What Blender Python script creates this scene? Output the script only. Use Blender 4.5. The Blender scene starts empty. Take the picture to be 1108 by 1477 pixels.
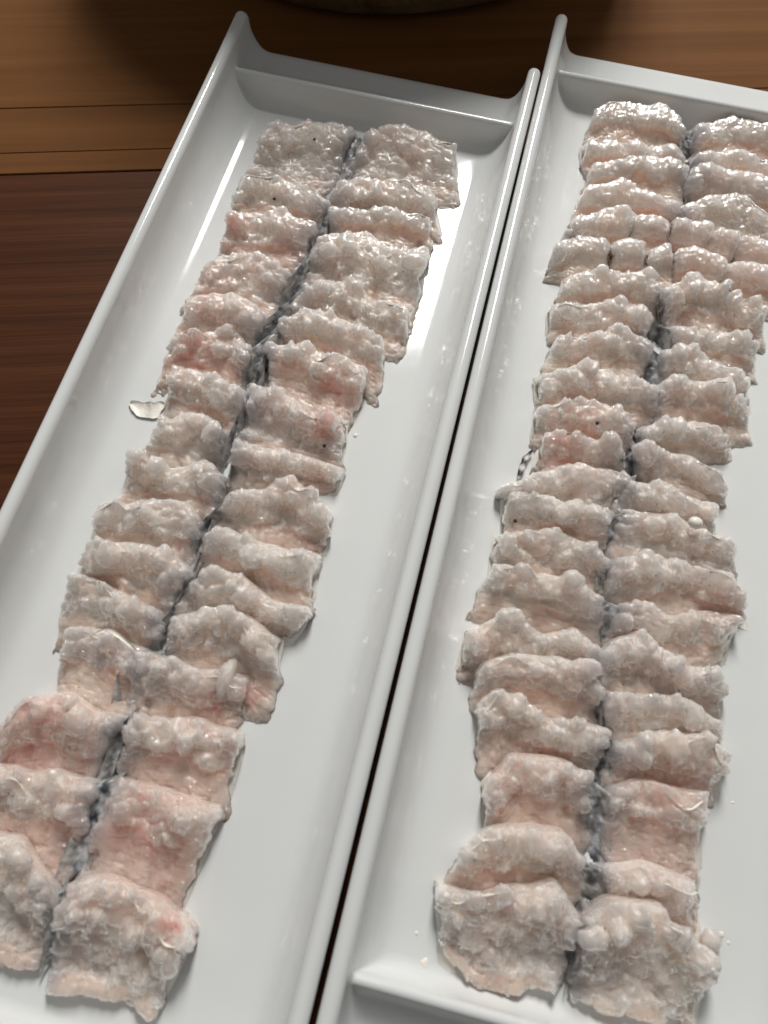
import bpy, math, random
import numpy as np
from mathutils import Matrix, Vector

# ------------------------------------------------------------------ camera
CAM_P = (0.38392295, 0.19276356, 0.05673397)          # pitch, yaw, roll
CAM_C = np.array([0.00234919, -0.31627096, 0.25959062])
FPX, CX, CY = 1109.0, 554.0, 738.5                      # focal length in photo pixels

def rx(t): return np.array([[1,0,0],[0,math.cos(t),-math.sin(t)],[0,math.sin(t),math.cos(t)]])
def rz(t): return np.array([[math.cos(t),-math.sin(t),0],[math.sin(t),math.cos(t),0],[0,0,1]])
CAM_R = rz(CAM_P[1]) @ rx(CAM_P[0]) @ rz(CAM_P[2])

scene = bpy.context.scene
COL = scene.collection
cd = bpy.data.cameras.new('camera')
cam = bpy.data.objects.new('camera', cd); COL.objects.link(cam)
M = np.eye(4); M[:3,:3] = CAM_R; M[:3,3] = CAM_C
cam.matrix_world = Matrix(M.tolist())
cd.sensor_fit = 'HORIZONTAL'; cd.sensor_width = 36.0
cd.lens = FPX/1108*36.0
cd.clip_start = 0.01; cd.clip_end = 50
cd.dof.use_dof = True; cd.dof.focus_distance = 0.315; cd.dof.aperture_fstop = 18.0
scene.camera = cam

# ------------------------------------------------------------------ light
world = bpy.data.worlds.new('World'); scene.world = world; world.use_nodes = True
bg = world.node_tree.nodes['Background']
bg.inputs['Color'].default_value = (1.0, 0.985, 0.96, 1); bg.inputs['Strength'].default_value = 0.165

def area(name, loc, target, sx, sy, power, col):
    ld = bpy.data.lights.new(name, 'AREA'); ld.shape = 'RECTANGLE'; ld.size = sx; ld.size_y = sy
    ld.energy = power; ld.color = col
    o = bpy.data.objects.new(name, ld); COL.objects.link(o); o.location = loc
    d = Vector(target) - Vector(loc)
    o.rotation_euler = d.to_track_quat('-Z', 'Y').to_euler()
    return o
# two casements of the window beyond the far end of the trays
for wx in (-0.40, -0.28, -0.16, -0.04):
    area('window_light', (wx, 1.50, 1.62), (-0.02, -0.15, 0), 0.085, 0.84, 13.6, (1.0, 0.98, 0.95))

vs = scene.view_settings
vs.view_transform = 'Standard'; vs.look = 'None'; vs.exposure = 0.0; vs.gamma = 1.0; vs.use_curve_mapping = False
scene.render.engine = 'CYCLES'
scene.cycles.use_denoising = True
scene.cycles.max_bounces = 7; scene.cycles.transmission_bounces = 4; scene.cycles.adaptive_threshold = 0.02

# ------------------------------------------------------------------ helpers
def unproj(px, z):
    d = CAM_R @ np.array([(px[0]-CX)/FPX, -(px[1]-CY)/FPX, -1.0])
    return CAM_C + d*(z-CAM_C[2])/d[2]

def tag(o, label=None, cat=None, group=None, kind=None):
    if label: o['label'] = label
    if cat: o['category'] = cat
    if group: o['group'] = group
    if kind: o['kind'] = kind
    return o

def empty(name, loc):
    o = bpy.data.objects.new(name, None); o.location = loc; o.empty_display_size = 0.01
    COL.objects.link(o); return o

def mesh_obj(name, V, F, mat, parent=None, origin=(0,0,0), smooth=True, attrs=None):
    me = bpy.data.meshes.new(name)
    V = np.asarray(V, dtype=float) - np.asarray(origin, dtype=float)
    me.from_pydata(V.tolist(), [], F)
    if smooth: me.polygons.foreach_set('use_smooth', [True]*len(me.polygons))
    if attrs:
        for an, arr in attrs.items():
            a = me.color_attributes.new(an, 'FLOAT_COLOR', 'POINT')
            buf = np.ones((len(V), 4), dtype=np.float32); buf[:, :3] = arr
            a.data.foreach_set('color', buf.ravel())
    me.materials.append(mat); me.update()
    o = bpy.data.objects.new(name, me); COL.objects.link(o)
    if parent is not None: o.parent = parent
    else: o.location = origin
    return o

def _h(ix, iy, iz, s):
    n = (ix.astype(np.int64)*374761393 + iy.astype(np.int64)*668265263 + iz.astype(np.int64)*2147483647 + s*1274126177) & 0xffffffff
    n = ((n ^ (n >> 13)) * 1274126177) & 0xffffffff
    n = ((n ^ (n >> 15)) * 2246822519) & 0xffffffff
    n = n ^ (n >> 16)
    return (n & 0xffffff) / float(0xffffff)

def vnoise(p, s=0):
    p = np.asarray(p, dtype=float); i = np.floor(p); f = p - i; f = f*f*(3-2*f); i = i.astype(np.int64)
    r = 0
    for a in (0,1):
        for b in (0,1):
            for c in (0,1):
                w = (f[...,0] if a else 1-f[...,0])*(f[...,1] if b else 1-f[...,1])*(f[...,2] if c else 1-f[...,2])
                r = r + w*_h(i[...,0]+a, i[...,1]+b, i[...,2]+c, s)
    return r*2-1

def fbm(p, s=0, o=3):
    r = 0; a = 1; t = 0
    for k in range(o):
        r = r + a*vnoise(p*2**k, s+k*17); t += a; a *= .5
    return r/t

def domes(p, s=0, r=0.72):
    """rounded bubbles: height of the nearest cell's half sphere"""
    p = np.asarray(p, dtype=float); i = np.floor(p).astype(np.int64); best = np.full(p.shape[:-1], 9.0)
    for a in (-1,0,1):
        for b in (-1,0,1):
            for c in (-1,0,1):
                jx, jy, jz = i[...,0]+a, i[...,1]+b, i[...,2]+c
                d = (jx+.15+.7*_h(jx,jy,jz,s)-p[...,0])**2 + (jy+.15+.7*_h(jx,jy,jz,s+1)-p[...,1])**2 + (jz+.15+.7*_h(jx,jy,jz,s+2)-p[...,2])**2
                d = d*(0.7+.9*_h(jx,jy,jz,s+3))
                best = np.minimum(best, d)
    return np.sqrt(np.maximum(0, 1-best/(r*r)))

def noise1(x, s=0):
    x = np.asarray(x, dtype=float)
    return vnoise(np.stack([x, x*0+.5, x*0+.5], -1), s)

def sstep(a, b, x):
    t = np.clip((x-a)/(b-a), 0, 1); return t*t*(3-2*t)

def resample(P, n, smooth=0):
    P = np.asarray(P, dtype=float)
    d = np.r_[0, np.cumsum(np.linalg.norm(np.diff(P, axis=0), axis=1))]
    t = np.linspace(0, d[-1], n)
    Q = np.stack([np.interp(t, d, P[:,k]) for k in range(P.shape[1])], -1)
    if smooth > 1 and n > smooth*2:
        k = np.hanning(smooth+2)[1:-1]; k /= k.sum(); h = smooth//2
        for c in range(Q.shape[1]):
            ext = np.r_[2*Q[0,c]-Q[h:0:-1,c], Q[:,c], 2*Q[-1,c]-Q[-2:-h-2:-1,c]]
            Q[:,c] = np.convolve(ext, k, 'same')[h:h+n]
    return Q

def grid_faces(nu, nv, off=0, flip=False):
    a = (np.arange(nu-1)[:,None]*nv + np.arange(nv-1)[None,:]).ravel() + off
    q = np.stack([a, a+nv, a+nv+1, a+1], -1)
    if flip: q = q[:, ::-1]
    return q.tolist()

# ------------------------------------------------------------------ materials
class NT:
    def __init__(s, name):
        s.m = bpy.data.materials.new(name); s.m.use_nodes = True; s.t = s.m.node_tree
        s.b = s.t.nodes['Principled BSDF']
    def n(s, typ, **kw):
        x = s.t.nodes.new(typ)
        for k, v in kw.items():
            if k in x.inputs.keys(): x.inputs[k].default_value = v
            else: setattr(x, k, v)
        return x
    def l(s, a, b): s.t.links.new(a, b)
    def mix(s, fac, a, b, mode='MIX'):
        x = s.t.nodes.new('ShaderNodeMix'); x.data_type = 'RGBA'; x.blend_type = mode
        for v, i in ((fac, 0), (a, 6), (b, 7)):
            if hasattr(v, 'is_output'): s.l(v, x.inputs[i])
            else: x.inputs[i].default_value = v
        return x.outputs[2]
    def ramp(s, f, stops):
        x = s.t.nodes.new('ShaderNodeValToRGB'); s.l(f, x.inputs[0])
        cr = x.color_ramp
        while len(cr.elements) < len(stops): cr.elements.new(.5)
        for e, (p, c) in zip(cr.elements, stops): e.position = p; e.color = c
        return x.outputs[0]
    def noise(s, vec, scale, detail=3, rough=.5, dist=0):
        x = s.n('ShaderNodeTexNoise'); x.inputs['Scale'].default_value = scale; x.inputs['Detail'].default_value = detail
        x.inputs['Roughness'].default_value = rough; x.inputs['Distortion'].default_value = dist
        s.l(vec, x.inputs['Vector']); return x.outputs[0]
    def bump(s, h, strength, dist, prev=None):
        x = s.n('ShaderNodeBump'); x.inputs['Strength'].default_value = strength; x.inputs['Distance'].default_value = dist
        s.l(h, x.inputs['Height'])
        if prev is not None: s.l(prev, x.inputs['Normal'])
        return x.outputs[0]
    def set(s, **kw):
        for k, v in kw.items():
            k = k.replace('_', ' ')
            if hasattr(v, 'is_output'): s.l(v, s.b.inputs[k])
            else: s.b.inputs[k].default_value = v

def mat_porcelain():
    t = NT('white_porcelain'); tc = t.n('ShaderNodeTexCoord').outputs['Object']
    n = t.noise(tc, 14, 3, .5)
    c = t.ramp(n, [(.3, (.71,.73,.725,1)), (.7, (.745,.76,.75,1))])
    sm = t.noise(tc, 60, 4, .6, .5)
    r = t.ramp(sm, [(.35, (.08,.08,.08,1)), (.75, (.15,.15,.15,1))])
    wob = t.noise(tc, 9, 2, .5)
    mp = t.n('ShaderNodeMapping'); t.l(tc, mp.inputs['Vector']); mp.inputs['Scale'].default_value = (700, 14, 60)
    strk = t.noise(mp.outputs[0], 1.0, 3, .6)
    t.set(Base_Color=c, Roughness=r, IOR=1.5, Coat_Weight=.12, Coat_Roughness=.06, Normal=t.bump(strk, .06, .0004, t.bump(wob, .10, .003)))
    return t.m

def mat_flesh():
    t = NT('raw_fish_flesh'); tc = t.n('ShaderNodeTexCoord').outputs['Object']
    at = t.n('ShaderNodeAttribute'); at.attribute_name = 'tint'
    sp = t.n('ShaderNodeSeparateColor'); t.l(at.outputs['Color'], sp.inputs[0])
    n1 = t.noise(tc, 120, 4, .6); n2 = t.noise(tc, 420, 3, .6)
    base = t.ramp(n1, [(.25, (.85,.60,.47,1)), (.55, (.90,.69,.56,1)), (.8, (.93,.77,.66,1))])
    pale = t.ramp(n2, [(.3, (.94,.80,.70,1)), (.7, (.98,.90,.83,1))])
    c = t.mix(sp.outputs[0], base, pale)
    pk = t.ramp(n1, [(.3, (.87,.50,.42,1)), (.7, (.91,.62,.54,1))])
    c = t.mix(sp.outputs[1], c, pk)
    m1 = t.n('ShaderNodeMath', operation='SUBTRACT'); t.l(sp.outputs[1], m1.inputs[0]); m1.inputs[1].default_value = 1.0
    c = t.mix(m1.outputs[0], c, (.80,.27,.24,1))
    c = t.mix(sp.outputs[2], c, (.56,.56,.57,1))
    tr = t.n('ShaderNodeMath', operation='MULTIPLY_ADD'); t.l(sp.outputs[0], tr.inputs[0]); tr.inputs[1].default_value = .28; tr.inputs[2].default_value = .11
    b1 = t.noise(tc, 650, 1, .4); b2 = t.noise(tc, 1100, 0, .5)
    nb = t.bump(b1, .25, .0006); cb = t.bump(b2, 1.0, .0005, t.bump(b1, 1.0, .0020))
    t.set(Base_Color=c, Roughness=.33, IOR=1.36, Transmission_Weight=tr.outputs[0], Subsurface_Weight=1.0, Subsurface_Scale=.0115, Coat_Weight=1.0, Coat_Roughness=.055, Coat_IOR=1.55, Normal=nb)
    t.b.inputs['Subsurface Radius'].default_value = (.82, .9, 1.0)
    t.b.subsurface_method = 'RANDOM_WALK'; t.b.inputs['Subsurface Anisotropy'].default_value = .3
    t.l(cb, t.b.inputs['Coat Normal'])
    return t.m

def mat_skin():
    t = NT('fish_skin'); tc = t.n('ShaderNodeTexCoord').outputs['Object']
    at = t.n('ShaderNodeAttribute'); at.attribute_name = 'tint'
    sp = t.n('ShaderNodeSeparateColor'); t.l(at.outputs['Color'], sp.inputs[0])
    n1 = t.noise(tc, 260, 4, .6)
    pale = t.ramp(n1, [(.3, (.82,.77,.68,1)), (.7, (.92,.89,.83,1))])
    dark = t.ramp(t.noise(tc, 300, 3, .5), [(.40, (.018,.020,.026,1)), (.52, (.085,.092,.11,1)), (.68, (.36,.38,.42,1))])
    c = t.mix(sp.outputs[0], pale, dark)
    nb = t.bump(t.noise(tc, 900, 3, .6), .5, .0005)
    t.set(Base_Color=c, Roughness=.36, Subsurface_Weight=0.0, Coat_Weight=.15, Coat_Roughness=.2, Normal=nb)
    return t.m

def mat_wood(name, stops, ring=30, fine=(3, 110, 110), rough=.7, bump=.25):
    t = NT(name); tc = t.n('ShaderNodeTexCoord').outputs['Object']
    oi = t.n('ShaderNodeObjectInfo')
    add = t.n('ShaderNodeVectorMath', operation='ADD'); t.l(tc, add.inputs[0])
    ml = t.n('ShaderNodeVectorMath', operation='SCALE'); t.l(oi.outputs['Random'], ml.inputs['Scale']); ml.inputs[0].default_value = (3.1, 7.7, 5.3)
    t.l(ml.outputs[0], add.inputs[1])
    mp = t.n('ShaderNodeMapping'); t.l(add.outputs[0], mp.inputs['Vector']); mp.inputs['Scale'].default_value = fine
    g = t.noise(mp.outputs[0], 1.0, 6, .62, .6)
    mp2 = t.n('ShaderNodeMapping'); t.l(add.outputs[0], mp2.inputs['Vector']); mp2.inputs['Scale'].default_value = (1.6, ring, ring)
    g2 = t.noise(mp2.outputs[0], 1.0, 3, .5, 1.2)
    mx = t.n('ShaderNodeMath', operation='ADD'); mx.inputs[1].default_value = 0
    sc = t.n('ShaderNodeMath', operation='MULTIPLY'); t.l(g, sc.inputs[0]); sc.inputs[1].default_value = .55
    sc2 = t.n('ShaderNodeMath', operation='MULTIPLY_ADD'); t.l(g2, sc2.inputs[0]); sc2.inputs[1].default_value = .45; t.l(sc.outputs[0], sc2.inputs[2])
    c = t.ramp(sc2.outputs[0], stops)
    t.set(Base_Color=c, Roughness=rough, Specular_IOR_Level=.12, Normal=t.bump(g, bump, .0006))
    return t.m

def mat_bowl():
    t = NT('brown_stoneware'); tc = t.n('ShaderNodeTexCoord').outputs['Object']
    n = t.noise(tc, 45, 5, .65, .4)
    c = t.ramp(n, [(.3, (.07,.038,.018,1)), (.55, (.16,.095,.048,1)), (.75, (.24,.155,.08,1))])
    t.set(Base_Color=c, Roughness=.55, Normal=t.bump(t.noise(tc, 120, 4, .6), .4, .002))
    return t.m

PORC, FLESH, SKIN = mat_porcelain(), mat_flesh(), mat_skin()
PINE = mat_wood('pine_board', [(.28, (.095,.035,.009,1)), (.48, (.135,.053,.014,1)), (.70, (.18,.075,.022,1))], ring=40)
WALNUT = mat_wood('dark_stained_board', [(.30, (.030,.009,.003,1)), (.48, (.062,.020,.007,1)), (.66, (.090,.031,.011,1))], ring=90, fine=(9, 420, 420), rough=.45, bump=.5)

# ------------------------------------------------------------------ table
TZ = -0.0072
table = empty('table', (0,0,TZ)); tag(table, 'wooden table of pine staves beside a dark stained board', None, None, 'structure')
SA, SB = unproj((0,252), TZ), unproj((230,245), TZ)
ang = math.atan2(SB[1]-SA[1], SB[0]-SA[0])
ux = np.array([math.cos(ang), math.sin(ang)]); uy = np.array([-ux[1], ux[0]])
c0 = (SA[:2]+SB[:2])/2
def board(name, y0, y1, mat, dz=0, x0=-1.0, x1=1.2):
    r = .0003; t = .02
    ys = [y0, y0, y0+r, y1-r, y1, y1]; zs = [-t, -r, 0, 0, -r, -t]
    V = []; F = []
    for x in (x0, x1):
        for y, z in zip(ys, zs): V.append((x, y, z+dz))
    for k in range(5): F.append((k, k+6, k+7, k+1))
    F.append((5, 11, 6, 0)); F.append(tuple(range(6))); F.append(tuple(range(11, 5, -1)))
    o = mesh_obj(name, V, F, mat, table, smooth=False)
    o.location = (c0[0], c0[1], 0); o.rotation_euler = (0, 0, ang)
    return o
board('dark_board', -0.62, -0.0004, WALNUT)
y = 0.0004
rs = random.Random(4)
for w in (.0125, .028, .105, .13, .15, .16, .18, .2):
    board('pine_stave', y, y+w-.0002, PINE, rs.uniform(0, .0003)); y += w

# ------------------------------------------------------------------ trays
TW, TL, TH = 0.140, 0.4205, 0.022
def tray(label, far_left, yaw):
    hw = TW/2; rim = .0056; r = rim/2
    # stations along the length, measured from the far end
    def stations():
        a = np.r_[np.linspace(0, .0045, 10), np.linspace(.006, .022, 10), np.linspace(.0228, .036, 52), np.linspace(.037, .041, 4), np.linspace(.043, .08, 12)]
        mid = np.linspace(.085, TL-.085, 60)
        return np.r_[a, mid, (TL-a)[::-1]]
    def floor(d):
        zr = .0128; dr = .0265
        rc = .0018; x = (d-dr)
        cap = zr - (rc-np.sqrt(np.maximum(0, rc**2-np.minimum(np.abs(x), rc)**2)))
        xi = np.clip((d-dr-rc*.85)/.0065, 0, 1)
        face = (zr-rc*.5)*(1-np.sqrt(np.maximum(0, 1-(1-xi)**2)))
        xo = np.clip((dr-rc*.85-d)/.0105, 0, 1)
        outer = .0036 + (zr-rc*.5-.0036)*(1-xo)**1.6                       # flange falling away outwards
        return np.where(d >= dr+rc*.85, face, np.where(d <= dr-rc*.85, outer, cap))
    ths = np.linspace(math.pi, 0, 13)
    inn = np.r_[np.linspace(0, .004, 14)[1:], np.linspace(.0048, .018, 18)]
    core = np.linspace(-(hw-rim-.018), hw-rim-.018, 14)[1:-1]
    st = stations(); rings = []
    for yy in st:
        d = min(yy, TL-yy)
        q = np.clip(d/.0045, 0, 1); edge = 1-math.sqrt(max(0, 1-(1-q)**2))     # 1 at the very end
        zf = float(floor(np.array(d)))
        H = TH + .0006*math.exp(-d/.02) - .0042*edge
        rr = r*(1-.35*edge)
        ring = []
        # left rim, over the top
        for th in ths: ring.append((-hw+r+rr*math.cos(th), H-r+rr*math.sin(th)))
        w0 = H-r
        def zin(dx):
            q = np.clip(dx/.0155, 0, 1)
            wall = w0*(1-math.sqrt(max(0, 1-(1-q)**2)))
            k = .0028; h = max(k-abs(wall-zf), 0)/k
            return min(max(wall, zf)+h*h*k*.25, w0) - .0018*edge
        xin = -hw+r+rr
        for dx in inn: ring.append((xin+dx, zin(dx)))
        for x in core: ring.append((x, zin(1)))
        for dx in inn[::-1]: ring.append((-xin-dx, zin(dx)))
        for th in ths: ring.append((hw-r+rr*math.cos(th), H-r+rr*math.sin(th)))
        # outside, down and under
        zb = -.0062 + (zf-.0045+.0062)*sstep(.034, .022, d) + .0016*edge
        for q in np.linspace(0, 1, 8)[1:]:
            xx = hw-r+rr - .003*q**2; ring.append((xx, (H-r)*(1-q)+zb*q))
        for x in np.linspace(hw-.012, -hw+.012, 8): ring.append((x, zb))
        for q in np.linspace(1, 0, 8)[:-1]:
            xx = hw-r+rr - .003*q**2; ring.append((-xx, (H-r)*(1-q)+zb*q))
        rings.append([(x, -yy, z) for x, z in ring])
    n = len(rings[0]); V = [v for rg in rings for v in rg]; F = []
    for i in range(len(rings)-1):
        for j in range(n):
            k = (j+1) % n
            F.append((i*n+j, (i+1)*n+j, (i+1)*n+k, i*n+k))
    F.append(tuple(range(n))); F.append(tuple(range(len(V)-1, len(V)-1-n, -1)))
    o = mesh_obj('serving_tray', [(x+hw, y, z) for x, y, z in V], F, PORC)
    o.location = (far_left[0], far_left[1], 0); o.rotation_euler = (0, 0, yaw)
    tag(o, label, 'tray', 'white serving trays')
    return o
tray('long white porcelain tray on the left, its whole width in view', (-TW, 0.0), 0.0)
tray('long white porcelain tray on the right, cut off by the picture edge', (0.0006, .0375), 0.003)

# ------------------------------------------------------------------ bowl beyond the trays
def bowl():
    prof = [(0,.004),(.10,.004),(.122,.0),(.132,.0),(.138,.006),(.141,.022),(.142,.055),(.142,.100),(.141,.113),(.138,.116),(.135,.113),(.134,.10),(.130,.038),(.118,.017),(.09,.010),(0,.009)]
    n = 96; V = []; F = []
    for k, (r, z) in enumerate(prof):
        for j in range(n):
            a = 2*math.pi*j/n; w = 1+.006*math.sin(3*a+k)+.004*math.sin(7*a)
            V.append((r*w*math.cos(a), r*w*math.sin(a), z))
    for k in range(len(prof)-1):
        for j in range(n):
            F.append((k*n+j, k*n+(j+1) % n, (k+1)*n+(j+1) % n, (k+1)*n+j))
    o = mesh_obj('bowl', V, F, mat_bowl()); return o
b = bowl(); b.location = (-.118, .179, TZ)
tag(b, 'dark brown rough bowl at the top edge behind the trays', 'bowl')

# ------------------------------------------------------------------ fish
# bruised and flushed places of the flesh: photo pixel, radius, strength
SPOTS = [((468,612), .0055, 1.7), ((478,560), .005, .8), ((338,325), .006, .8), ((300,400), .010, .4), ((270,510), .010, .5), ((60,1030), .012, .5), ((300,1020), .006, .8),
         ((365,1000), .004, 1.2), ((255,1330), .005, 1.1), ((455,680), .006, .5), ((330,1100), .008, .3), ((960,1140), .008, .7), ((810,645), .008, .6), ((735,1110), .008, .5),
         ((230,1190), .02, .4), ((1040,880), .008, .4), ((840,600), .006, .4), ((700,920), .006, .4)]
STEP = .00042
def lobe(spec, seed, parent, base, open_front=False):
    """one half of a slice: scored flesh with a raised bubbly crest at the far side, its face running down to the tray"""
    side = spec['side']                        # 'l' outer end at the left, 'r' outer end at the right, 'm' no seam
    hp = spec.get('h', .0092); zf = .0036 if open_front else spec.get('zf', .0022)
    pk = np.array([unproj(q, hp*.93) for q in spec['p']]); ft = np.array([unproj(q, zf) for q in spec['f']])
    wid = np.linalg.norm(np.diff(pk[:, :2], axis=0), axis=1).sum()
    nu = max(24, int(wid/STEP))
    P = resample(pk[:, :2], nu, 13); Fo = resample(ft[:, :2], nu, 9)
    u = np.linspace(0, 1, nu); du = u*wid
    ext = np.zeros(nu)
    if side == 'l': ext = np.linspace(0, 1, nu)**3*.0018*spec.get('e', 1)
    if side == 'r': ext = -np.linspace(1, 0, nu)**3*.0018*spec.get('e', 1)
    tx = (P[-1]-P[0])/np.linalg.norm(P[-1]-P[0]); P = P+tx*ext[:, None]; Fo = Fo+tx*ext[:, None]
    D = Fo-P; L = np.linalg.norm(D, axis=1); L = np.maximum(L, .004); dr = D/L[:, None]
    Lm = L.mean(); tb = .0034
    ctrl = [(-1.0*tb, .00, 0), (-1.12*tb, .34, 0), (-1.0*tb, .70, 0), (-.6*tb, .94, 0), (-.05*tb, 1.0, 0), (.12, .97, 1), (.27, .86, 1), (.40, .64, 1), (.54, .43, 1), (.74, .29, 1), (1.0, 'f', 1), (1.12 if open_front else 1.30, 0, 1)]
    cs = np.array([c[0]*(Lm if c[2] else 1) for c in ctrl]); cz = np.array([(zf/hp if c[1] == 'f' else c[1]) for c in ctrl])
    if open_front:
        cs = np.r_[cs[:-1], Lm+.0007, Lm-.0004]; cz = np.r_[cz[:-1], .45*zf/hp, 0]
    prof = resample(np.stack([cs, cz*hp], -1), max(30, int((np.hypot(np.diff(cs), np.diff(cz*hp)).sum())/STEP)), 7)
    nv = len(prof); S = prof[:, 0]; Z = prof[:, 1]
    # end tapers
    lo = hi = .0022 if side != 'm' else .0010
    if side == 'l': hi = .0026
    if side == 'r': lo = .0026
    def tap(x, w): q = np.clip(x/w, 0, 1); return .22+.78*np.sqrt(1-(1-q)**2)
    e = tap(du, lo)*tap(wid-du, hi)
    if side == 'm': e = .62+.38*e
    mod = (1 + .20*noise1(du/.011, seed) + .12*noise1(du/.004, seed+5))*(1+.16*(2*float(_h(np.array([seed]),np.array([1]),np.array([2]),9)[0])-1))
    if side == 'l': mod *= .90+.14*u
    if side == 'r': mod *= 1.04-.14*u
    hz = e*mod
    X = np.zeros((nu, nv, 3))
    sc = np.where(S[None, :] > 0, L[:, None]/Lm, 1.0)
    s = S[None, :]*sc + .0020 + .0018*noise1(du/.007, seed+8)[:, None]*sstep(.0, .004, Z)[None, :]
    X[..., 0] = P[:, 0, None] + dr[:, 0, None]*s; X[..., 1] = P[:, 1, None] + dr[:, 1, None]*s
    X[..., 2] = Z[None, :]*hz[:, None] + .0004
    # ragged ends
    T = np.gradient(P, axis=0); T /= np.linalg.norm(T, axis=1)[:, None]
    rag = .0026*noise1(S/.0050, seed+11) + .0011*noise1(S/.0016, seed+12)
    wl = np.exp(-du/.003)[:, None]*rag[None, :]; wr = np.exp(-(wid-du)/.003)[:, None]*(.0026*noise1(S/.0045, seed+13)+.0010*noise1(S/.0015, seed+14))[None, :]
    X[..., :2] += T[:, None, :]*(wl+wr)[..., None]
    def normals(X):
        a = np.gradient(X, axis=0); b = np.gradient(X, axis=1)
        n = np.cross(b, a); n = n/np.maximum(np.linalg.norm(n, axis=-1, keepdims=True), 1e-12)
        if n[..., 2].mean() < 0: n = -n
        return n
    N = normals(X)
    q = X*1000 + seed*13.7; q2 = q + 2.0*np.stack([fbm(q/3.5, 1), fbm(q/3.5, 2), fbm(q/3.5, 3)], -1)
    sf = (S/Lm)
    s0 = (.10+spec.get('crest', .34)) + .17*noise1(du/.007, seed+20) + .07*noise1(du/.0024, seed+21)
    crest = sstep(.05, -.05, sf[None, :]-s0[:, None])
    outer = np.exp(-np.minimum(du, wid-du)/.0025)[:, None]
    rough = np.clip(crest + .5*outer + .55*sstep(-.05, .35, fbm(q/7., 31)), 0, 1)*spec.get('b', 1.0)
    foot = sstep(-.9*tb, -.4*tb, S)[None, :]
    st = np.array([1/1.35, 1, 1])
    wq = np.stack([fbm(q/4., 61), fbm(q/4., 62)], -1)
    lu = np.broadcast_to(du[:, None], s.shape)*1000/2.8 + 1.1*wq[..., 0]; lv = np.broadcast_to(S[None, :], s.shape)*1000/1.55 + 1.3*wq[..., 1]
    lam = domes(np.stack([lu, lv, lu*0+.5], -1), seed*7+9, .8)
    A1 = sstep(-.35, .45, fbm(q/6.0, 33)); A2 = sstep(-.3, .5, fbm(q/4.0, 34)); A3 = sstep(0., .6, fbm(q/3.0, 35))
    d = rough*(.0028*domes(q2/8.5*st, seed*7+1)*(.3+.7*A1) + .0009*domes(q2/4.4*st, seed*7+2)*A2 + .0017*lam*(.35+.65*A3) + .0008*domes(q2/2.2, seed*7+3)*A3 + .0002*domes(q2/1.15, seed*7+5)*A2)
    d += (1-rough)*(.0008*lam)
    rg = random.Random(seed*91)
    knob = np.zeros((nu, nv)); nk = int(round(wid/.0105*spec.get('b', 1.0)))
    jv = np.where(S < Lm*.30)[0]
    for _ in range(nk):
        iu_ = rg.randint(int(nu*.1), int(nu*.9)); iv_ = rg.choice(list(jv[int(len(jv)*.45):])); R0 = rg.uniform(.0016, .0040)
        dd = X-X[iu_, iv_]; r2 = (dd*dd*np.array([rg.uniform(.6, 1.1), rg.uniform(.7, 1.3), 1.0])).sum(-1) + (.0007*fbm(q/1.8, 47))*R0
        knob = np.maximum(knob, np.sqrt(np.maximum(0, R0*R0-r2))*rg.uniform(.6, 1.15))
    d += knob*min(1, rough.max())
    fl = np.abs(fbm(q2/3.2, 46)); d += rough*.0007*(1-fl/.35).clip(0, 1)**2*A1
    w = S[None, :]*1000/1.45 + 1.3*fbm(q/6.0, 41) + .5*fbm(q/2.0, 42)
    saw = (w-np.floor(w)); saw = np.where(saw < .75, saw/.75, (1-saw)/.25)
    d += (.00042*(1-.55*rough))*(.35 if open_front else 1.0)*saw*(.55+.6*fbm(q/5., 43))
    d += .00012*fbm(q/1.3, 44) + .0011*crest*(1-.4*outer)
    d += .0009*fbm(q/7., 45)
    d -= .0022*rough
    endc = .35+.65*sstep(0, .002, np.minimum(du, wid-du))[:, None]
    X = X + N*(d*foot*endc)[..., None]
    X[..., 2] = np.maximum(X[..., 2], .0003)
    # mesh
    V = X.reshape(-1, 3); F = grid_faces(nu, nv)
    idx = np.arange(nu*nv).reshape(nu, nv)
    loop = np.r_[idx[:, 0], idx[-1, 1:], idx[-2::-1, -1], idx[0, -2:0:-1]]
    nb = len(V); B = V[loop].copy(); cen = B.mean(0); B[:, :2] = cen[:2]+(B[:, :2]-cen[:2])*.985; B[:, 2] = .0002
    V = np.vstack([V, B]); m = len(loop)
    for k in range(m):
        k2 = (k+1) % m; F.append([int(loop[k]), int(loop[k2]), nb+k2, nb+k])
    F.append([nb+k for k in range(m)])
    # tint: r crest paleness, g pink, b grey towards the spine
    pink = np.clip(spec.get('k', .25) + .55*fbm(q/11., 51), 0, 1)*(1-.55*crest)
    for (spx, spr, spk) in SPOTS:
        cc = unproj(spx, .007)
        pink = pink + spk*np.clip(.75+1.1*fbm(q/2.4, 55), .1, 1.4)*np.exp(-(((X[..., :2]-cc[:2])**2).sum(-1))/(spr*spr))
    gin = np.zeros(nu)
    if side == 'l': gin = np.exp(-((wid-du)/.0045)**1.5)
    if side == 'r': gin = np.exp(-(du/.0045)**1.5)
    grey = np.clip(gin[:, None]*(.75+.6*fbm(q/3., 52)), 0, .9) + spec.get('g', 0.0)*crest
    pale = np.clip(.15+.75*crest + .35*fbm(q/4., 53) + .3*outer, 0, 1)
    tint = np.stack([pale, pink, np.clip(grey, 0, .9)], -1).reshape(-1, 3)
    tint = np.vstack([tint, tint[loop]])
    mesh_obj('flesh', V, F, FLESH, parent, base, attrs={'tint': tint})
    # skin: thin sheet standing behind the crest and showing at the outer end
    top = X[..., 2].max(1); iv = X[..., 2].argmax(1)
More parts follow.
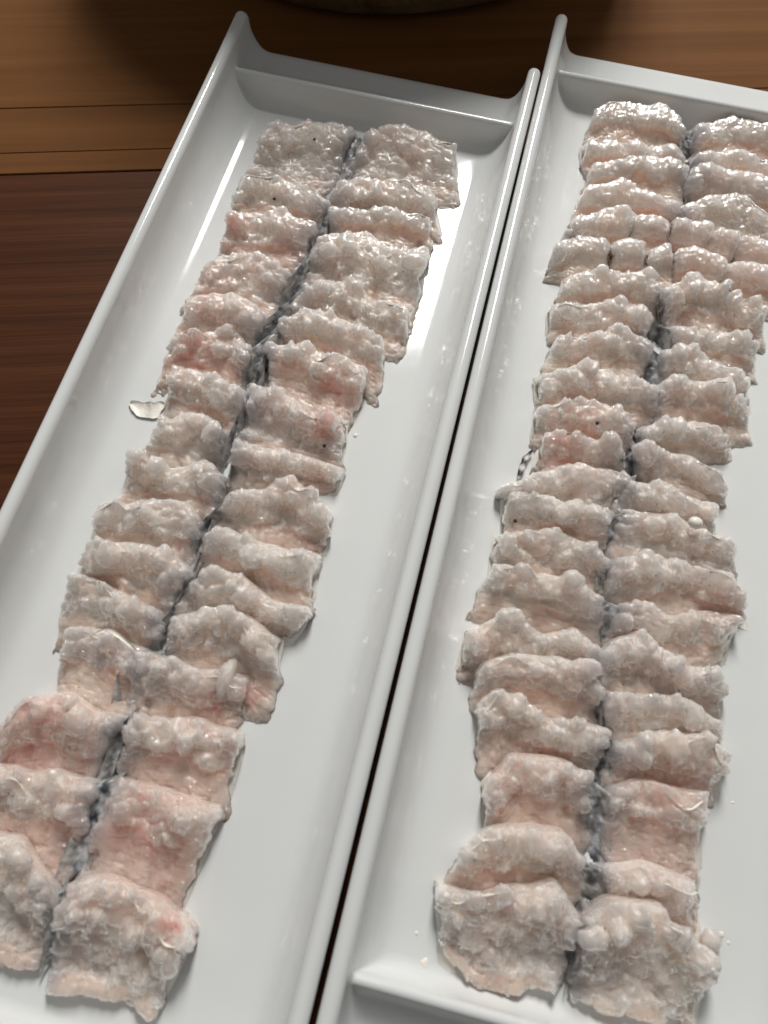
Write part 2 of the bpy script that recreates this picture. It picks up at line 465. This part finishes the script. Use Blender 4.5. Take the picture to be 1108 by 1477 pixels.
    k = np.hanning(13); k /= k.sum(); k2_ = np.hanning(25); k2_ /= k2_.sum(); topS = np.convolve(np.pad(top, 6, 'edge'), k, 'valid')
    if side == 'l': mask = sstep(.75, .35, u)
    elif side == 'r': mask = sstep(.25, .65, u)
    else: mask = np.ones(nu)*.6
    lift = spec.get('s', 1.0)*mask*np.clip(-.0002+.0022*noise1(du/.010, seed+61), -.0030, .0005) - (1-mask)*.004
    back = ((X[..., :2]-P[:, None, :])*dr[:, None, :]).sum(-1)[np.arange(nu), iv] - .0009
    backS = np.convolve(np.pad(back, 12, 'edge'), k2_, 'valid')
    sel = slice(0, nu, 3); n3 = len(range(*sel.indices(nu))); th = .00022
    Vs = []; rows = 6
    for off in (0, -th):
        for a in np.linspace(0, 1, rows):
            pt = P[sel] + dr[sel]*(backS[sel] + off + .0004*a**3)[:, None]
            z = .0004 + (np.maximum(topS[sel]+lift[sel], .0035)-.0004-.0030*(1-a)-.0)*1.0
            Vs.append(np.c_[pt, z])
    Vs = np.stack(Vs, 0)                         # 2*rows, n3, 3
    nn = n3; Fs = []
    R = lambda r, c: r*nn+c
    for r in range(rows-1):
        for c in range(nn-1):
            Fs.append([R(r,c), R(r,c+1), R(r+1,c+1), R(r+1,c)])
            Fs.append([R(rows+r,c), R(rows+r+1,c), R(rows+r+1,c+1), R(rows+r,c+1)])
    for c in range(nn-1):
        Fs.append([R(rows-1,c), R(rows-1,c+1), R(2*rows-1,c+1), R(2*rows-1,c)])
        Fs.append([R(0,c+1), R(0,c), R(rows,c), R(rows,c+1)])
    for c in (0, nn-1):
        for r in range(rows-1): Fs.append([R(r,c), R(r+1,c), R(rows+r+1,c), R(rows+r,c)])
    Vs = Vs.reshape(-1, 3)
    # outer margin of the skin lying flat
    if side in 'lr':
        iu = 0 if side == 'l' else nu-1; sg = -1 if side == 'l' else 1
        m = 16; ss = np.linspace(-.002, Lm*1.02, m); nb = len(Vs)
        out = np.clip(.0007+.0010*noise1(ss/.006, seed+71), -.001, .0020)*sg
        zz = .0006 + hp*.22*np.clip(1-ss/Lm, 0, 1)
        a = P[iu]+dr[iu]*ss[:, None]
        inn_ = np.c_[a - T[iu]*sg*.004, zz+.0005]; out_ = np.c_[a + T[iu]*out[:, None], zz]
        Vs = np.vstack([Vs, inn_, out_, inn_-[0,0,.0005], out_-[0,0,.0005]])
        for c in range(m-1):
            A, B_, C_, D_ = nb+c, nb+m+c, nb+2*m+c, nb+3*m+c
            Fs += [[A, B_, B_+1, A+1], [B_, D_, D_+1, B_+1], [C_, C_+1, D_+1, D_]]
    mesh_obj('skin', Vs, Fs, SKIN, parent, base, attrs={'tint': np.zeros((len(Vs), 3))})
    return dict(P=P, F=Fo, hp=hp, side=side)

def seam(A, B, seed, parent, base, vmax=1.15):
    """dark skin of the back showing between the two halves"""
    a0, a1 = A['P'][-1], A['F'][-1]; b0, b1 = B['P'][0], B['F'][0]
    hp = (A['hp']+B['hp'])/2
    m = (a0+b0)/2; n = (a1+b1)/2; wv = (b0-a0); wl = np.linalg.norm(wv); wv = wv/max(wl, 1e-6)
    half = max(wl/2, .0012)+.0026
    nu, nv = 26, 52
    uu = np.linspace(-1, 1, nu); vv = np.linspace(-.12, vmax, nv)
    U, Vv = np.meshgrid(uu, vv, indexing='ij')
    X = np.zeros((nu, nv, 3))
    c = m[None, None]+(n-m)[None, None]*Vv[..., None]
    X[..., :2] = c + wv*(U*half)[..., None]
    X[..., 2] = .0008 + hp*.62*np.clip(1-Vv, 0, 1)**.7*sstep(-.14, -.03, Vv) + .0012*np.abs(U)**2
    q = X*1000+seed*3.1
    w = Vv*np.linalg.norm(n-m)*1000/1.5 + .6*fbm(q/2.5, 81)
    X[..., 2] += .0007*fbm(q/1.4, 82) + .0008*fbm(q/3.5, 84)
    X[..., 2] = np.maximum(X[..., 2], .0004)
    Vt = X.reshape(-1, 3); F = grid_faces(nu, nv)
    nb = len(Vt); lowv = Vt.copy(); lowv[:, 2] = np.maximum(lowv[:, 2]-.0005, .0002)
    F += [[nb+i for i in f[::-1]] for f in F]
    idx = np.arange(nu*nv).reshape(nu, nv); loop = np.r_[idx[:, 0], idx[-1, 1:], idx[-2::-1, -1], idx[0, -2:0:-1]]
    for k in range(len(loop)):
        k2 = (k+1) % len(loop); F.append([int(loop[k]), int(loop[k2]), nb+int(loop[k2]), nb+int(loop[k])])
    dark = np.clip(1.1-np.abs(U)*.45, 0, 1)*np.clip(.85+.4*fbm(q/2.6, 83), 0, 1)
    tint = np.repeat(dark.reshape(-1, 1), 3, 1)
    o = mesh_obj('back_skin', np.vstack([Vt, lowv]), F, SKIN, parent, base, attrs={'tint': np.vstack([tint, tint])})
    o['label'] = 'dark grey strip of skin between the halves'

def lb(side, p, f, **k): return dict(side=side, p=p, f=f, **k)
LEFT = [
 ('pale beige and rough topped', [lb('l', [(388,187),(438,177),(506,189)], [(349,256),(480,264)], crest=.8, b=.8), lb('r', [(529,200),(577,190),(658,214)], [(664,276),(664,276)][:0]+[(496,268),(662,277)], crest=.75, b=.9)]),
 ('beige with two dark specks nearby', [lb('l', [(345,263),(407,257),(469,287)], [(334,304),(464,316)], crest=.5), lb('r', [(486,270),(560,262),(629,280)], [(468,318),(636,333)], crest=.6)]),
 ('flushed pink at its outer left corner', [lb('l', [(330,311),(386,306),(450,328)], [(313,367),(436,378)], k=.55, crest=.45), lb('r', [(478,305),(560,300),(623,312)], [(484,342),(623,357)], crest=.2)]),
 ('warm pinkish beige', [lb('l', [(303,374),(357,364),(419,393)], [(268,432),(398,456)], k=.45, crest=.55), lb('r', [(459,345),(527,333),(565,362),(617,360)], [(437,412),(600,456)], crest=.55)]),
 ('pink left half, white skin rim on the right', [lb('l', [(280,428),(334,429),(382,456)], [(250,482),(364,508)], k=.6, crest=.6, b=.7), lb('r', [(435,416),(500,408),(540,436),(592,441)], [(416,460),(582,502)], crest=.45)]),
 ('rosy left half, upright curled flesh in its middle', [lb('l', [(249,480),(317,478),(341,474),(357,504)], [(229,546),(353,562)], k=.65, crest=.4), lb('r', [(408,461),(467,453),(553,487)], [(404,502),(548,560)], crest=.35)]),
 ('narrow left half folded over, brownish pink right half', [lb('l', [(252,526),(290,541),(352,567)], [(238,586),(344,624)], crest=.5), lb('r', [(387,502),(447,504),(531,533)], [(392,563),(509,614)], k=.4, crest=.22)]),
 ('translucent grey with a raw red patch at right', [lb('l', [(228,606),(293,594),(322,624)], [(203,648),(314,668)], crest=.7), lb('r', [(365,558),(406,570),(447,597),(500,602)], [(349,640),(494,662)], k=.3, g=.15, crest=.7)]),
 ('upturned left corner and a black speck on the right', [lb('l', [(188,650),(243,674),(290,662),(321,688)], [(172,715),(311,736)], crest=.45), lb('r', [(347,640),(402,648),(494,673)], [(336,690),(488,700)], crest=.6, k=.35)]),
 ('folded right half cupped like a petal', [lb('l', [(139,724),(192,724),(261,722),(280,751)], [(132,783),(274,799)], crest=.4), lb('r', [(326,722),(423,693),(477,740)], [(320,752),(471,790)], k=.4, crest=.6)]),
 ('ivory with a thin white rim on both halves', [lb('l', [(122,786),(189,786),(242,794),(268,822)], [(110,834),(242,893)], crest=.5), lb('r', [(308,761),(363,784),(458,799)], [(283,820),(449,881)], crest=.35)]),
 ('very lumpy right half spilling toward the tray', [lb('l', [(101,829),(155,848),(228,886)], [(79,910),(226,935)], crest=.45), lb('r', [(291,822),(348,833),(393,866),(447,878)], [(250,890),(430,913)], crest=.7), lb('r', [(252,895),(300,880),(356,893),(403,924)], [(248,955),(395,1012)], crest=.45, k=.35)]),
 ('wide greyish one with a shiny blue-white rim', [lb('l', [(86,909),(147,913),(185,928),(213,940)], [(78,997),(188,1022)], crest=.3, g=.2, zf=.004), lb('r', [(196,943),(287,966),(358,977)], [(180,1038),(345,1042)], crest=.5, g=.12, k=.35)]),
 ('rosy left half with a slit, smooth brown right face', [lb('l', [(5,1052),(34,1010),(96,1002),(127,1023),(176,1041)], [(-8,1109),(137,1134)], k=.8, crest=.35, b=.8), lb('r', [(180,1036),(295,1042),(346,1064)], [(160,1132),(328,1160)], crest=.3, k=.35)]),
 ('large smooth pink one with dark blue skin line', [lb('l', [(-24,1106),(86,1115),(138,1137)], [(-36,1215),(104,1264)], k=.6, crest=.3), lb('r', [(163,1126),(240,1141),(316,1167)], [(96,1280),(256,1323)], k=.5, crest=.2)]),
 ('nearest one, with big pale bubbles of flesh', [lb('l', [(-34,1200),(18,1212),(44,1250),(72,1290)], [(-36,1374),(56,1381)], crest=.75, b=1.2, h=.0105), lb('r', [(95,1286),(133,1271),(202,1291),(260,1328),(274,1350)], [(76,1421),(150,1424),(231,1450)], crest=.75, b=1.2, h=.0108)]),
]
RIGHT = [
 ('smooth cream one against the end wall', [lb('l', [(857,161),(881,147),(969,158),(986,187)], [(843,202),(984,221)], crest=.3, b=.5), lb('r', [(999,184),(1052,169),(1140,192)], [(999,230),(1150,252)], crest=.3, b=.5)]),
 ('thin cream one', [lb('l', [(844,202),(898,213),(958,214),(981,229)], [(841,244),(984,258)], crest=.3, b=.5), lb('r', [(998,229),(1070,226),(1140,250)], [(993,250),(1150,290)], crest=.3, b=.5, g=.15)]),
 ('cream one with grey inner ends', [lb('l', [(854,236),(928,229),(987,239)], [(842,270),(984,298)], crest=.3, b=.5), lb('r', [(999,251),(1076,258),(1150,276)], [(992,298),(1160,330)], crest=.4, b=.5, g=.15)]),
 ('smooth tilted one with a rounded right hump', [lb('l', [(842,271),(892,263),(976,300)], [(826,315),(972,318)], crest=.4, b=.4), lb('r', [(978,300),(1061,276),(1079,285),(1125,316)], [(1000,330),(1150,372)], crest=.5, b=.5)]),
 ('smooth unbroken pinkish row of blocks', [lb('m', [(820,338),(835,320),(872,304),(915,312)], [(806,352),(905,362)], crest=.4, b=.3, k=.3), lb('m', [(917,313),(964,318)], [(907,363),(968,366)], crest=.4, b=.3, k=.35), lb('m', [(966,320),(1026,330)], [(970,367),(1018,378)], crest=.4, b=.3, k=.45), lb('m', [(1027,334),(1066,340)], [(1014,375),(1052,392)], crest=.4, b=.3, k=.5), lb('m', [(1068,342),(1130,356)], [(1055,393),(1130,408)], crest=.4, b=.3, k=.5)]),
 ('row of small separate upright blocks', [lb('m', [(800,354),(836,338),(878,350)], [(790,392),(872,398)], crest=.5, b=.35), lb('m', [(882,351),(931,353)], [(882,398),(929,404)], crest=.5, b=.3), lb('m', [(937,360),(971,353)], [(938,408),(970,412)], crest=.5, b=.3, k=.4), lb('m', [(975,364),(1000,362),(1046,384)], [(973,412),(1036,430)], crest=.4, b=.3, k=.5), lb('m', [(1048,386),(1075,380),(1130,394)], [(1036,428),(1130,446)], crest=.35, b=.3, k=.6)]),
 ('pale crest, right half hooked upward', [lb('l', [(815,397),(873,391),(931,394),(944,420)], [(804,436),(941,450)], crest=.4, b=.8), lb('r', [(957,429),(992,405),(1034,408),(1060,437),(1104,447)], [(960,466),(1102,492)], crest=.5)]),
 ('ivory rimmed', [lb('l', [(797,439),(879,434),(918,449),(947,459)], [(788,484),(931,485)], crest=.5), lb('r', [(966,471),(1025,481),(1067,475),(1096,492)], [(972,502),(1092,536)], crest=.35)]),
 ('left corner pointing up', [lb('l', [(806,482),(847,488),(889,476),(937,494)], [(785,530),(928,543)], crest=.45), lb('r', [(957,510),(986,500),(1041,526),(1086,549)], [(950,556),(1079,576)], crest=.7, g=.12)]),
 ('ragged pale left end over the tray', [lb('l', [(776,540),(815,533),(857,531),(921,549),(942,566)], [(775,582),(937,602)], crest=.45), lb('r', [(950,562),(973,551),(1025,552),(1081,578)], [(944,611),(1083,624)], crest=.4)]),
 ('low one with a rounded double hump', [lb('l', [(776,589),(832,577),(888,592),(911,613)], [(768,628),(902,650)], crest=.45, k=.35), lb('r', [(926,617),(972,610),(1018,612),(1061,638)], [(922,642),(1056,657)], crest=.45)]),
 ('pinkish one beside the striped bit of skin', [lb('l', [(786,626),(842,633),(878,636),(905,654)], [(768,674),(898,688)], k=.5, crest=.4), lb('r', [(918,649),(944,643),(1004,661),(1050,691)], [(920,688),(1047,719)], crest=.45)]),
 ('broad grey-white mound', [lb('l', [(723,702),(787,680),(842,669),(903,687)], [(726,720),(888,745)], crest=.9, b=.8), lb('r', [(909,691),(948,698),(986,714),(1032,729)], [(888,744),(1034,768)], crest=.8)]),
 ('beige left face, lumpy right half with a white bead', [lb('l', [(729,713),(790,715),(882,740)], [(723,772),(866,790)], crest=.4), lb('r', [(906,740),(972,740),(1004,764),(1056,775)], [(884,786),(1062,822)], crest=.8)]),
 ('ivory left half, long white skin edge on the right', [lb('l', [(716,772),(805,764),(851,789),(873,810)], [(706,827),(872,849)], crest=.5), lb('r', [(880,812),(931,802),(1012,823),(1074,848)], [(876,880),(1071,879)], crest=.45)]),
 ('torn right half with a smooth curled flap', [lb('l', [(718,810),(762,831),(809,835),(865,861)], [(685,870),(860,912)], crest=.5), lb('r', [(900,875),(940,870),(972,893),(1029,880),(1073,892)], [(870,938),(1042,962)], crest=.4, k=.4)]),
 ('peach tinted left end, spiky right half', [lb('l', [(672,912),(737,882),(784,916),(826,909),(861,937)], [(660,962),(855,972)], crest=.6, k=.3), lb('r', [(868,945),(927,911),(978,962),(1045,971)], [(860,998),(1041,1014)], crest=.6, g=.15)]),
 ('arched left half with a bright crest', [lb('l', [(693,960),(741,945),(800,949),(856,976)], [(681,1010),(853,1036)], crest=.45, k=.35), lb('r', [(876,1001),(982,1007),(1043,1047)], [(872,1058),(1040,1072)], crest=.6)]),
 ('steep hollow left half', [lb('l', [(692,1014),(721,995),(789,1042),(834,1039),(873,1058)], [(686,1092),(853,1108)], crest=.4, k=.35), lb('r', [(897,1078),(952,1064),(1016,1062),(1059,1092)], [(872,1120),(1036,1146)], crest=.5, k=.35)]),
 ('rosy one with a pink raw streak at right', [lb('l', [(700,1134),(736,1093),(812,1100),(854,1124)], [(700,1194),(850,1200)], crest=.35, k=.5), lb('r', [(876,1145),(918,1128),(986,1138),(1022,1143)], [(866,1247),(1011,1256)], crest=.22, k=.6)]),
 ('pinkish one with three rounded knobs', [lb('l', [(668,1230),(702,1198),(766,1192),(812,1200),(846,1246)], [(634,1282),(841,1284)], crest=.4, k=.4), lb('r', [(861,1254),(932,1246),(1014,1281)], [(864,1315),(1011,1350)], crest=.5, k=.4)]),
 ('nearest one, large and bubbly', [lb('l', [(633,1284),(691,1300),(795,1272),(829,1330)], [(636,1360),(695,1414),(808,1416)], crest=.75, b=1.1, h=.0105, k=.35), lb('r', [(849,1329),(882,1302),(957,1308),(986,1360),(1033,1388)], [(830,1437),(920,1452),(1008,1470)], crest=.85, b=1.1, h=.0108)]),
]
ORD = ['first','second','third','fourth','fifth','sixth','seventh','eighth','ninth','tenth','eleventh','twelfth','thirteenth','fourteenth','fifteenth','sixteenth','seventeenth','eighteenth','nineteenth','twentieth','twenty-first','twenty-second']
for rows_, ids in ((LEFT, (3, 4, 5, 13, 14)), (RIGHT, (0, 1, 7, 8, 11, 19, 20))):
    for k_ in ids:
        for l_ in rows_[k_][1]: l_['e'] = -.1 if k_ in (13, 14, 19, 20) else .35
seed = 3
for trayname, rows in (('left', LEFT), ('right', RIGHT)):
    for i, (look, lobes) in enumerate(rows):
        c = np.mean([unproj(q, 0) for l in lobes for q in (l['p']+l['f'])], axis=0)
        root = empty('fish_slice', (c[0], c[1], .0002))
        lab = 'raw fish slice, %s, %s from the far end on the %s tray' % (look, ORD[i], trayname)
        if len(lab.split()) > 16: lab = '%s fish slice on %s tray, %s' % (ORD[i], trayname, look)
        tag(root, lab, 'fish slice', 'scored fish slices laid along the %s tray' % trayname)
        last = i == len(rows)-1
        done = []
        for l in lobes:
            seed += 1
            done.append(lobe(l, seed, root, (c[0], c[1], .0002), open_front=last))
        if done[0]['side'] == 'l' and done[1]['side'] == 'r':
            seam(done[0], done[1], seed, root, (c[0], c[1], .0002), .93 if last else 1.4)

# ------------------------------------------------------------------ small bits
def blob(name, px, z0, r, seed, label, cat, mat, squash=(1,1,.6), tint=(.9,.1,0), group=None, amp=.35):
    """small irregular crumb sitting at height z0"""
    n, m = 26, 15; c = unproj(px, z0); th = np.linspace(0, math.pi, m); ph = np.linspace(0, 2*math.pi, n, endpoint=False)
    V = np.array([(math.sin(a)*math.cos(b), math.sin(a)*math.sin(b), math.cos(a)) for b in ph for a in th])
    k = 1 + amp*fbm(V*1.3+seed*5.3, seed) + .5*amp*domes(V*2.2+seed, seed)
    V = V*k[:, None]*np.array(squash)*r; V[:, 2] -= V[:, 2].min()
    F = []
    for i in range(n):
        for j in range(m-1):
            F.append([i*m+j, i*m+j+1, ((i+1) % n)*m+j+1, ((i+1) % n)*m+j])
    o = mesh_obj(name, V+c, F, mat, None, c, attrs={'tint': np.tile(np.array(tint, dtype=float), (len(V), 1))})
    tag(o, label, cat, group); return o

def sheet(name, pts, width, curl, seed, z0, parent=None, mat=None, dark=None, thick=.00035):
    """thin curled strip of skin along photo points"""
    mat = mat or SKIN
    A = resample(np.array([unproj(q, z0)[:2] for q in pts]), 30, 7); T = np.gradient(A, axis=0); T /= np.linalg.norm(T, axis=1)[:, None]; Nn = np.c_[-T[:, 1], T[:, 0]]
    w = np.linspace(-.5, .5, 9); u = np.linspace(0, 1, 30)
    taper = np.sqrt(np.clip(1-(2*u-1)**2, .02, 1))*(1+.6*noise1(u*6, seed)+.3*noise1(u*17, seed+4))
    X = np.zeros((30, 9, 3)); X[..., :2] = A[:, None]+Nn[:, None]*(w[None]*width*taper[:, None])[..., None]
    X[..., 2] = z0 + curl*(2*w[None])**2*(.6+.5*noise1(u*5, seed+1))[:, None] + .3*curl*noise1(u*6, seed+2)[:, None]**2
    V = X.reshape(-1, 3); F = grid_faces(30, 9); nb = len(V)
    F += [[nb+i for i in f[::-1]] for f in F]
    idx = np.arange(270).reshape(30, 9); loop = np.r_[idx[:, 0], idx[-1, 1:], idx[-2::-1, -1], idx[0, -2:0:-1]]
    for k in range(len(loop)):
        k2 = (k+1) % len(loop); F.append([int(loop[k]), int(loop[k2]), nb+int(loop[k2]), nb+int(loop[k])])
    t = np.zeros((270, 3))
    if dark is not None: t[:] = np.repeat(np.clip(dark(u), 0, 1), 9)[:, None]
    base = V.mean(0)
    return mesh_obj(name, np.vstack([V, V-[0, 0, thick]]), F, mat, parent, base, attrs={'tint': np.vstack([t, t])})

o = sheet('skin_scrap', [(188,581),(205,592),(222,592),(238,582)], .0056, .0012, 5, .0010, dark=lambda u: .35*np.exp(-((u-.55)/.10)**2))
tag(o, 'curled white scrap of skin lying alone on the left tray', 'skin scrap')
o = sheet('striped_skin_scrap', [(768,650),(757,662),(752,676),(748,690)], .0022, .0007, 8, .0024, dark=lambda u: .75+.5*np.sin(u*17))
tag(o, 'small dark striped strip of skin at the left side of the right fish row', 'skin scrap')
o = sheet('curled_skin_flap', [(135,916),(150,909),(168,914),(182,926),(196,938)], .0015, .0008, 12, .0112, dark=lambda u: .35*sstep(.5, 1, u))
tag(o, 'shiny white curl of skin on top of the wide greyish slice', 'skin scrap')
blob('white_bead', (1000,757), .0105, .0021, 3, 'small shiny white bead of cartilage in the lumpy right slice', 'bead', SKIN, (1.2,1,.9), (0,0,0), amp=.1)
for k, (px, r, sq, lab) in enumerate([
    ((664,676), .0008, (1,1.8,.6), 'tiny flesh crumb near the left rim of the right tray'),
    ((513,629), .0007, (1,1,.6), 'tiny white crumb beside the pink slice on the left tray'),
    ((612,1391), .0011, (1,1.4,.4), 'clear crumb left of the nearest slice on the right tray'),
    ((601,1346), .0006, (1,1,.5), 'tiny drop close to the nearest slice on the right tray'),
    ((436,1376), .0006, (1,1,.5), 'tiny drop at the inner right side of the left tray'),
    ((1020,1355), .0028, (1,1.1,.9), 'round pale lump of flesh at the right edge of the nearest slices'),
    ((1050,1360), .0006, (1,1,.5), 'tiny crumb right of the pale lump on the right tray'),
    ((1056,1158), .0006, (1,1,.5), 'tiny drop right of the rosy slice on the right tray'),
    ((690,552), .0006, (1,1.4,.5), 'tiny wet crumb high on the left side of the right tray'),
    ((262,1358), .0036, (1,1.2,.9), 'pale bubbly lump hanging at the right corner of the nearest left slice'),
    ((330,982), .0045, (.6,1.5,.9), 'upright pale knob of flesh at the right end of the greyish slice'),
    ((1040,1348), .0007, (1,1,.5), 'tiny clear crumb above the pale lump on the right tray'),
    ]):
    blob('flesh_crumb', px, .0002 if r < .002 else .0006, r, 20+k, lab, 'flesh crumb', FLESH if r > .002 else SKIN, sq, (.9,.1,0) if r > .002 else (0,0,0))
speck = NT('black_speck'); speck.set(Base_Color=(.01,.008,.008,1), Roughness=.5)
for k, (px, z, lab) in enumerate([
    ((454,202), .0110, 'black speck on the first slice of the left tray'),
    ((396,288), .0110, 'black speck on the second slice of the left tray'),
    ((468,644), .0070, 'largest black speck on the right half of the ninth left slice'),
    ((861,611), .0100, 'small dark speck on the double humped slice of the right tray'),
    ((743,752), .0060, 'dark speck on the beige face of a right tray slice')]):
    blob('speck', px, z, .0006, 60+k, lab, 'speck', speck.m, (1,1,.7))
